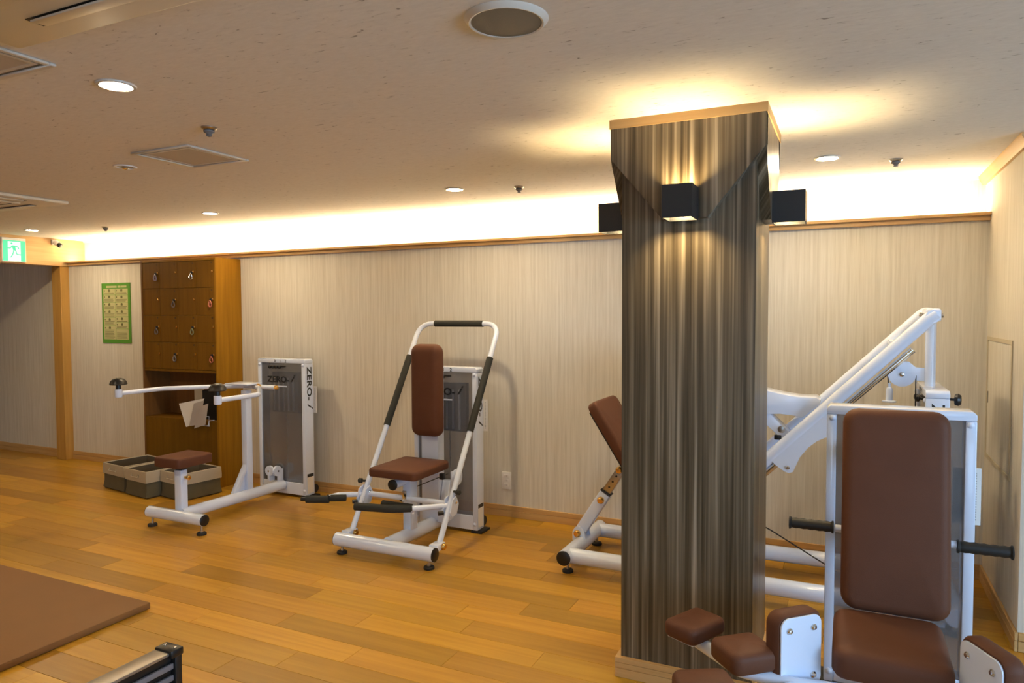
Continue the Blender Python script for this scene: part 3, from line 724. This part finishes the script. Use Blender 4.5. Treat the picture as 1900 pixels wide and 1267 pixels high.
def foot(t, x, y, ztube):
    f = part('levelling_foot', B().lathe([(.030, 0), (.031, .004), (.031, .013), (.026, .018), (.012, .019)], (x, y, .0), n=24), 'rubber', t)
    part('bolt', B().lathe([(.012, .019), (.012, .026), (.008, .027), (.008, ztube)], (x, y, .0), n=12), 'steel', f)

# ------------------------------------------------------------------ machine 1: arm machine with mushroom knobs
cx = -4.047
t = thing('arm_machine', (cx, 3.75, 0), 'white arm exercise machine with black mushroom knobs in front of the locker', 'exercise machine')
tower(t, T(cx, 4.25, 0))
part('front_tube', B().tube([(cx-.262, 3.262, .098), (cx+.262, 3.262, .098)], .038, 24), 'white', t)
for s in (-1, 1):
    part('end_cap', B().lathe([(.037, 0), (.037, .004), (.033, .007), (0, .0075)], (cx+s*.262, 3.262, .098), (s, 0, 0), 24), 'black', t)
    foot(t, cx+s*.235, 3.262, .062)
part('main_tube', B().tube([(cx, 3.30, .098), (cx, 4.25, .088)], .040, 24), 'white', t)
part('seat_post', B().box(cx-.060, cx+.005, 3.300, 3.355, .12, .395, .006), 'white', t)
part('seat_post_insert', B().box(cx-.055, cx+.0, 3.305, 3.350, .395, .42, .003), 'black', t)
part('adjust_pin', B().lathe([(.007, 0), (.007, .02), (.014, .022), (.016, .045), (.010, .050), (0, .050)], (cx+.005, 3.33, .345), (1, 0, 0), 16), 'brass', t)
part('seat', B().pad(.245, .285, .066, .014, .022, mtx=T(cx-.055, 3.375, .421)), 'leather', t)
part('upright', B().box(cx-.052, cx+.002, 3.885, 3.945, .10, .880, .008), 'white', t)
part('gusset', B().prism([(3.885, .30), (3.885, .125), (3.80, .125), (3.81, .125)][:3], 0, cx-.035, cx-.029).prism([(3.885, .32), (3.885, .27), (3.80, .125), (3.765, .125)], 0, cx-.045, cx-.005, .003), 'white', t)
part('pivot_plate', B().box(cx-.12, cx+.10, 3.80, 3.95, .925, .935, .003), 'white', t)
part('pivot_tube', B().tube([(cx-.10, 3.93, .905), (cx+.25, 3.93, .905)], .017, 16), 'white', t)
part('pivot_cap', B().lathe([(.016, 0), (.016, .015), (.010, .022), (0, .024)], (cx+.25, 3.93, .905), (1, 0, 0), 16), 'brass', t)
part('pivot_bolt', B().lathe([(.026, 0), (.026, .014), (.018, .020), (0, .021)], (cx+.10, 3.915, .905), (0, -1, 0), 20), 'brass', t)
for s in (-1, 1):
    a = part('arm', B().tube([(cx+s*.47, 3.215, .905), (cx+s*.47, 3.545, .905), (cx+s*.16, 3.86, .905), (cx+s*.05, 3.92, .905)], .0165, 16, fillet=.10), 'white', t)
    part('knob_socket', B().lathe([(.022, -.026), (.024, -.022), (.024, .026), (.020, .030)], (cx+s*.47, 3.205, .905), n=20), 'white', a)
    part('mushroom_knob', B().lathe([(.016, .030), (.016, .058), (.052, .060), (.056, .064), (.050, .084), (.036, .100), (.016, .108), (0, .109)], (cx+s*.47, 3.205, .905), n=28), 'black', a)
for (x, y, z, ax) in ((cx-.09, 4.205, .20, (0, -1, 0)), (cx+.0, 4.19, .21, (1, 0, 0))):
    p = part('pulley', B().lathe([(.0, -.010), (.040, -.010), (.040, -.006), (.034, 0), (.040, .006), (.040, .010), (0, .010)], (x, y, z), ax, 28), 'white', t)
    part('axle', B().lathe([(.008, .010), (.008, .016), (0, .018)], (x, y, z), ax, 12), 'chrome', p)
part('pulley_bracket', B().box(cx-.10, cx-.08, 4.19, 4.25, .12, .21, .002), 'white', t)
part('pulley_bracket', B().box(cx-.01, cx+.01, 4.20, 4.25, .12, .22, .002), 'white', t)

# ------------------------------------------------------------------ machine 2: chest press with hoop frame
cx = -2.432
t = thing('chest_press_machine', (cx, 3.7, 0), 'white chest press machine with tall hoop frame and brown seat', 'exercise machine')
tower(t, T(cx+.015, 4.035, 0))
part('front_tube', B().tube([(cx-.345, 3.362, .085), (cx+.345, 3.362, .085)], .041, 24), 'white', t)
for s in (-1, 1):
    part('end_cap', B().lathe([(.040, 0), (.040, .004), (.036, .007), (0, .0075)], (cx+s*.345, 3.362, .085), (s, 0, 0), 24), 'black', t)
    foot(t, cx+s*.308, 3.362, .05)
part('main_tube', B().tube([(cx, 3.40, .085), (cx, 4.035, .075)], .043, 24), 'white', t)
part('seat_post', B().box(cx-.028, cx+.028, 3.60, 3.68, .10, .455, .006), 'white', t)
part('seat_tube', B().tube([(cx-.03, 3.50, .415), (cx-.01, 3.72, .425)], .028, 20), 'white', t)
part('seat_tube_cap', B().lathe([(.033, 0), (.033, .006), (.028, .010), (0, .011)], (cx-.03, 3.50, .415), (0, -1, 0), 24), 'black', t)
part('post_latch', B().box(cx-.024, cx+.004, 3.588, 3.60, .30, .36, .002), 'chrome', t)
part('post_pin', B().lathe([(.006, 0), (.006, .02), (.012, .022), (.012, .035), (0, .036)], (cx-.01, 3.588, .30), (0, -1, 0), 14), 'chrome', t)
part('seat', B().pad(.345, .405, .052, .016, .03, mtx=T(cx-.012, 3.655, .462)), 'leather', t)
part('back_post', B().box(cx-.075, cx+.055, 3.885, 3.965, .10, 1.12, .008), 'white', t)
bpm = T(cx+.002, 3.885, .955) @ RX(PI/2)
part('back_pad', B().pad(.222, .592, .090, .050, .056, mtx=bpm), 'leather', t)
z0, z1 = .105, 1.375; yb, ym = 3.462, 3.462+(1.375-.105)*.628
hx = .313
def hp(s, f): return (cx+s*hx, yb+(ym-yb)*f, z0+(z1-z0)*f)
hoop = part('hoop_frame', B().tube([hp(-1, 0), hp(-1, 1), hp(1, 1), hp(1, 0)], .0175, 18, fillet=.105), 'white', t)
part('top_grip', B().tube([(cx-.19, ym, z1), (cx+.19, ym, z1)], .0225, 18), 'foam', t)
for s in (-1, 1):
    part('side_grip', B().tube([hp(s, .475), hp(s, .825)], .0225, 18), 'foam', t)
    x = cx+s*hx
    part('pivot_bracket', B().prism([(3.545, .275), (3.575, .345), (3.615, .36), (3.645, .31), (3.62, .255), (3.57, .245)], 0, x-.03, x-.022).prism([(3.545, .275), (3.575, .345), (3.615, .36), (3.645, .31), (3.62, .255), (3.57, .245)], 0, x+.022, x+.03).box(x-.0219, x+.0219, 3.56, 3.61, .25, .262), 'white', t)
    part('bracket_bolt', B().lathe([(.010, 0), (.010, .006), (.006, .010), (0, .010)], (x+.030, 3.605, .325), (1, 0, 0), 12), 'chrome', t)
    part('foot_pivot', B().box(x-.03, x+.03, 3.40, 3.485, .088, .125, .004), 'white', t)
    part('pivot_pin', B().lathe([(.020, 0), (.020, .010), (.013, .018), (0, .02)], (x+.031, 3.455, .105), (1, 0, 0), 18), 'brass', t)
    part('stop_knob', B().lathe([(.007, 0), (.007, .024), (.016, .025), (.016, .045), (.011, .05), (0, .05)], (x+s*.010 if s > 0 else x-.010, 3.62, .385), (s, -.2, 0), 16), 'foam', t)
    part('bracket_stop', B().lathe([(.013, 0), (.013, .03), (0, .031)], (x-.02, 3.545, .272), (-.6, -.8, 0), 12), 'black', t)
part('cross_tube', B().tube([(cx-hx, 3.61, .31), (cx+hx, 3.61, .31)], .017, 16), 'white', t)
# lower handles, each a tube that splits into two grips
hr = part('lower_handle', B().tube([(cx+hx-.01, 3.59, .305), (-2.29, 3.445, .305)], .0165, 16), 'white', t)
part('grip', B().tube([(-2.30, 3.450, .305), (-2.40, 3.385, .305), (-2.625, 3.345, .305)], .0235, 18, fillet=.2), 'foam', hr)
part('grip', B().tube([(-2.31, 3.47, .303), (-2.515, 3.468, .303)], .021, 18), 'foam', hr)
hl = part('lower_handle', B().tube([(cx-hx+.01, 3.605, .305), (-2.89, 3.515, .305), (-2.90, 3.44, .305)], .0165, 16, fillet=.04), 'white', t)
part('grip', B().tube([(-2.885, 3.420, .300), (-3.015, 3.365, .300)], .0235, 18), 'foam', hl)
part('grip', B().tube([(-2.81, 3.492, .300), (-2.915, 3.440, .300)], .021, 18), 'foam', hl)
part('grip_tip', B().tube([(-3.015, 3.365, .300), (-3.045, 3.352, .300)], .013, 14), 'black', hl)
p = part('pulley', B().lathe([(0, -.012), (.052, -.012), (.052, .012), (0, .012)], (cx+.135, 3.985, .375), (1, 0, 0), 28), 'white', t)
part('axle', B().lathe([(.009, .012), (.009, .018), (0, .02)], (cx+.135, 3.985, .375), (1, 0, 0), 12), 'chrome', p)
part('cable', B().tube([(cx+.02, 3.66, .37), (cx+.10, 3.93, .405)], .003, 8), 'black', t)
part('cable_stop', B().box(cx+.075, cx+.105, 3.86, 3.89, .38, .42, .003), 'black', t)
part('side_gusset', B().prism([(3.86, .10), (3.97, .10), (3.97, .36), (3.93, .36)], 0, cx+.06, cx+.115, .003), 'white', t)
part('pulley_arm', B().box(cx+.118, cx+.128, 3.93, 4.035, .33, .42, .002), 'white', t)

# ------------------------------------------------------------------ machine 3: leg press behind the pillar
yc = 3.905
t = thing('leg_press_machine', (-.5, yc, 0), 'white leg press machine with long sloping rails behind the pillar', 'exercise machine')
tower(t, T(.322, yc, 0) @ RZ(-PI/2))
part('front_tube', B().tube([(-1.395, 3.585, .097), (-1.395, 4.225, .097)], .042, 24), 'white', t)
for s, y in ((-1, 3.585), (1, 4.225)):
    part('end_cap', B().lathe([(.041, 0), (.041, .004), (.037, .007), (0, .0075)], (-1.395, y, .097), (0, s, 0), 24), 'black', t)
    foot(t, -1.395, y-s*.065, .06)
part('base_tube', B().tube([(-1.38, 3.65, .095), (.44, 3.65, .095)], .042, 24), 'white', t)
part('base_tube', B().tube([(-1.38, 4.165, .095), (.44, 4.165, .095)], .042, 24), 'white', t)
part('rear_tube', B().tube([(.45, 3.60, .095), (.45, 4.215, .095)], .042, 24), 'white', t)
foot(t, .45, 3.65, .06); foot(t, .45, 4.165, .06)
for ya in (yc-.045, yc+.037):
    part('clevis', B().prism([(-1.445, .11), (-1.36, .11), (-1.375, .175), (-1.40, .195), (-1.43, .19), (-1.445, .165)], 1, ya, ya+.008), 'white', t)
part('back_strut', B().bar((-1.415, yc, .150), (-1.252, yc, .405), .068, .066, bev=.008), 'white', t)
part('strut_collar', B().bar((-1.252, yc, .405), (-1.247, yc, .413), .070, .068), 'black', t)
ins = part('strut_insert', B().bar((-1.247, yc, .413), (-1.150, yc, .565), .052, .050), 'steel', t)
for f in (.2, .42, .64):
    part('hole', B().lathe([(.006, 0), (.006, .0006), (0, .0006)], (-1.247+.097*f, yc-.0262, .413+.152*f), (0, -1, 0), 12), 'ink', ins)
for (x, z) in ((-1.415, .155), (-1.275, .365), (-1.165, .550)):
    part('brass_pin', B().lathe([(.021, 0), (.021, .010), (.015, .020), (0, .022)], (x, yc-.046 if z < .2 else yc-.034, z), (0, -1, 0), 20), 'brass', t)
ang = math.atan2(.305, .195)
bm_ = T(-1.205+.105, yc+.015, .700-.165) @ RY(PI/2-math.atan2(.195, .305))
# back pad: local z = pad normal (up and to the right), local x = down the slope
dn = Vector((.195, 0, -.305)).normalized(); nm = Vector((.305, 0, .195)).normalized(); yy_ = nm.cross(dn)
q = Matrix((dn, yy_, nm)).transposed().to_4x4(); top = Vector((-1.312, yc+.015, .928)); Lp = .60
q.translation = top + dn*(Lp/2)
part('back_pad', B().pad(Lp, .405, .055, .018, .04, mtx=q), 'leather', t)
q2 = q.copy(); q2.translation = top + dn*(Lp/2) - nm*.012
part('pad_board', B().box(-.26, .26, -.17, .17, -.006, .012, .003, mtx=q2), 'black', t)
part('seat', B().pad(.36, .40, .06, .018, .04, mtx=T(-.80, yc, .36) @ RY(-.12)), 'leather', t)
part('seat_frame', B().box(-1.02, -.60, yc-.04, yc+.04, .30, .355, .006).box(-.84, -.76, yc-.04, yc+.04, .09, .30, .006).box(-.84, -.76, 3.65, 4.165, .06, .13, .006), 'white', t)
# sloping rails
for yy, dz in ((3.795, 0), (4.03, .042)):
    part('rail', B().tube([(-.93, yy, .115+dz), (.34, yy, 1.412+dz*.6), (.372, yy, 1.435)], .031, 22, fillet=.03), 'white', t)
part('rail_head', B().tube([(.355, 3.772, 1.425), (.355, 4.038, 1.425)], .030, 20).box(.328, .392, 3.80, 4.01, 1.40, 1.462, .012, 3), 'white', t)
part('rail_bridge', B().bar((.205, 3.81, 1.295), (.205, 4.0, 1.295), .05, .03, bev=.006), 'white', t)
for (x, z) in ((.318, 1.440), (.400, 1.435)):
    part('head_bolt', B().lathe([(.008, 0), (.008, .010), (.011, .011), (.011, .018), (0, .019)], (x-.012 if x > .35 else x+.008, 3.88, z-.008), (.98 if x > .35 else -.98, 0, .2), 12), 'steel', t)
part('guide_rod', B().tube([(-.90, 3.795, .075+.02), (.278, 3.795, 1.268)], .0150, 16), 'chrome', t)
part('rear_post', B().tube([(.36, yc, .10), (.36, yc, 1.41)], .0235, 20), 'white', t)
pb = part('pulley', B().lathe([(0, -.012), (.060, -.012), (.060, -.008), (.053, 0), (.060, .008), (.060, .012), (0, .012)], (.240, 3.895, 1.145), (0, -1, 0), 36), 'white', t)
part('axle', B().lathe([(.011, .012), (.011, .018), (.007, .021), (0, .021)], (.240, 3.895, 1.145), (0, -1, 0), 14), 'chrome', pb)
part('pulley_bracket', B().prism([(.23, 1.12), (.36, 1.11), (.36, 1.175), (.30, 1.178), (.27, 1.205), (.24, 1.205)], 1, 3.915, 3.925), 'white', t)
part('cable', B().tube([(.180, 3.895, 1.14), (.186, 3.895, 1.06)], .003, 8).tube([(.30, 3.895, 1.14), (.30, 3.895, .2)], .003, 8), 'black', t)
part('cable_end', B().lathe([(.006, .035), (.006, .015), (.012, .012), (.016, 0), (.016, -.05), (.032, -.052), (.032, -.058), (0, -.058)], (.188, 3.895, 1.065), n=18), 'white', t)
part('tower_knob', B().lathe([(.006, 0), (.006, .02), (.024, .022), (.028, .036), (.02, .046), (0, .047)], (.418, 3.71, 1.052), (1, -.25, 0), 18), 'black', t)
gp = [(-.345, .70), (-.316, .672), (-.275, .645), (-.255, .640), (-.237, .648), (-.226, .675), (-.206, .724), (-.17, .774), (-.132, .808), (-.094, .830), (-.05, .842), (-.05, .99), (-.12, .93)]
part('gusset', B().prism(gp, 1, 3.770, 3.778), 'white', t)
part('gusset', B().prism(gp, 1, 4.032, 4.040), 'white', t)
part('gusset_bolt', B().lathe([(.010, 0), (.010, .006), (.006, .010), (0, .010)], (-.262, 3.770, .668), (0, -1, 0), 12), 'chrome', t)
cp_ = [(-.52, 1.07), (-.365, 1.042), (-.297, 1.028), (-.216, 1.018), (-.137, 1.018), (-.119, 1.006), (-.119, .988), (-.203, .911), (-.243, .921), (-.308, .926), (-.363, .922), (-.47, .915)]
part('carriage_arm', B().prism(cp_, 1, 3.84, 3.99, .004), 'white', t)
part('carriage_link', B().bar((-.40, 3.905, .925), (-.272, 3.905, .805), .10, .055, bev=.006), 'white', t)
part('link_bushing', B().lathe([(.018, 0), (.018, .006), (.010, .008), (0, .008)], (-.30, 3.855, .845), (0, -1, 0), 16), 'steel', t)
part('link_stop', B().box(-.335, -.30, 3.85, 3.87, .79, .815, .003), 'black', t)
part('foot_plate', B().bar((-.62, yc, 1.22), (-.50, yc, .72), .46, .02, up=(1, 0, .24), bev=.006), 'white', t)
part('base_cable', B().tube([(-.62, 3.80, .46), (-.34, 3.80, .33), (.02, 3.80, .135)], .0035, 8), 'black', t)

# ------------------------------------------------------------------ machine 4: hip adductor in the right foreground
cx = .176; px_ = .149
t = thing('hip_adductor_machine', (cx, 2.5, 0), 'white hip adductor machine with brown pads in the right foreground', 'exercise machine')
tower(t, T(cx, 2.945, 0))
part('base_tube', B().tube([(px_, 2.945, .07), (px_, 1.75, .07)], .040, 24), 'white', t)
part('front_tube', B().tube([(px_-.30, 1.75, .075), (px_+.30, 1.75, .075)], .040, 24), 'white', t)
for s in (-1, 1):
    part('end_cap', B().lathe([(.039, 0), (.039, .005), (0, .007)], (px_+s*.30, 1.75, .075), (s, 0, 0), 24), 'black', t)
    foot(t, px_+s*.26, 1.75, .04)
part('seat_post', B().box(px_-.05, px_+.05, 2.36, 2.46, .08, .36, .008), 'white', t)
part('seat_plate', B().box(px_-.09, px_+.09, 2.24, 2.54, .36, .385, .004), 'white', t)
part('seat', B().pad(.312, .365, .082, .030, .045, mtx=T(px_-.022, 2.392, .386)), 'leather', t)
q = T(px_, 2.665, .785) @ RX(PI/2-.155)
part('back_pad', B().pad(.318, .665, .075, .034, .050, mtx=q), 'leather', t)
part('pad_bracket', B().box(px_-.07, px_+.07, 2.70, 2.945, .60, .66, .006).box(px_-.07, px_+.07, 2.72, 2.945, .90, .96, .006), 'white', t)
part('handle_bar', B().tube([(-.03, 2.715, .686), (.335, 2.715, .676)], .0135, 16), 'white', t)
for s, x0, x1, z in ((-1, -.034, -.182, .688), (1, .336, .492, .672)):
    prof = [(.014, 0), (.022, .001), (.022, .006), (.017, .010)]
    L = abs(x1-x0)
    for k in range(1, 10):
        prof.append((.0175+.0018*(k % 2), .010+(L-.02)*k/10))
    prof += [(.017, L-.010), (.023, L-.005), (.023, L-.001), (.018, L), (0, L)]
    part('hand_grip', B().lathe(prof, (x0, 2.715, z), (s, 0, 0), 20), 'rubber', t)
def leg_pad(p0, p1, ztop, zbot, out, nm_):
    """upright thigh pad on a white bolted plate, p0 back end, p1 front end; out = side of the pad"""
    p0, p1 = Vector((*p0, 0)), Vector((*p1, 0)); d = (p1-p0); L = d.length; d.normalize()
    n = Vector((d.y, -d.x, 0));
    if n.dot(Vector((*out, 0))) > 0: n = -n           # n: visible side of the plate
    c = (p0+p1)/2; zc = (ztop+zbot)/2; H = ztop-zbot
    z = Vector((0, 0, 1))
    x = z.cross(n)
    q = Matrix((x, z, n)).transposed().to_4x4()
    q.translation = c + z*zc
    pl_ = part('pad_plate', B().pad(L, H, .006, .0015, .028, mtx=q, crown=0), 'white', t)
    qb = q @ T(0, 0, -.001) @ RX(PI)
    part('thigh_pad', B().pad(L+.022, H+.022, .058, .020, .038, mtx=qb), 'leather', t)
    for u in (-.3, .3):
        for v in (-.33, .33):
            part('plate_bolt', B().lathe([(.0095, 0), (.0095, .003), (.006, .007), (0, .008)], q @ Vector((u*L, v*H, .0062)), n, 14), 'chrome', pl_)
    return c, d, n
leg_pad((-.062, 2.268), (-.166, 2.165), .552, .335, (-1, .6), 'left')
leg_pad((.298, 2.262), (.372, 2.122), .552, .335, (1, .5), 'right')
m1 = T(-.268, 2.185, .392) @ RZ(.72)
part('leg_rest', B().pad(.160, .150, .062, .022, .03, mtx=m1), 'leather', t)
m2 = T(-.437, 2.300, .402) @ RZ(1.10)
part('leg_rest', B().pad(.178, .128, .052, .020, .028, mtx=m2), 'leather', t)
part('rest_plate', B().box(-.075, .075, -.05, .05, -.006, 0, .002, mtx=m2), 'white', t)
part('leg_rest', B().pad(.16, .13, .055, .020, .03, mtx=T(-.335, 1.915, .405) @ RZ(.5)), 'leather', t)
part('leg_rest', B().pad(.175, .165, .062, .022, .03, mtx=T(.565, 2.185, .392) @ RZ(-.72)), 'leather', t)
part('leg_arm', B().tube([(-.425, 2.285, .385), (-.28, 2.17, .375), (-.12, 2.17, .365), (px_-.06, 2.30, .32), (px_-.04, 2.40, .20)], .021, 16, fillet=.05), 'white', t)
part('leg_arm', B().tube([(-.335, 1.905, .38), (-.22, 2.02, .36), (-.12, 2.17, .36)], .021, 16, fillet=.05), 'white', t)
part('leg_arm', B().tube([(.56, 2.185, .385), (.40, 2.17, .365), (px_+.06, 2.30, .32), (px_+.04, 2.40, .20)], .021, 16, fillet=.05), 'white', t)
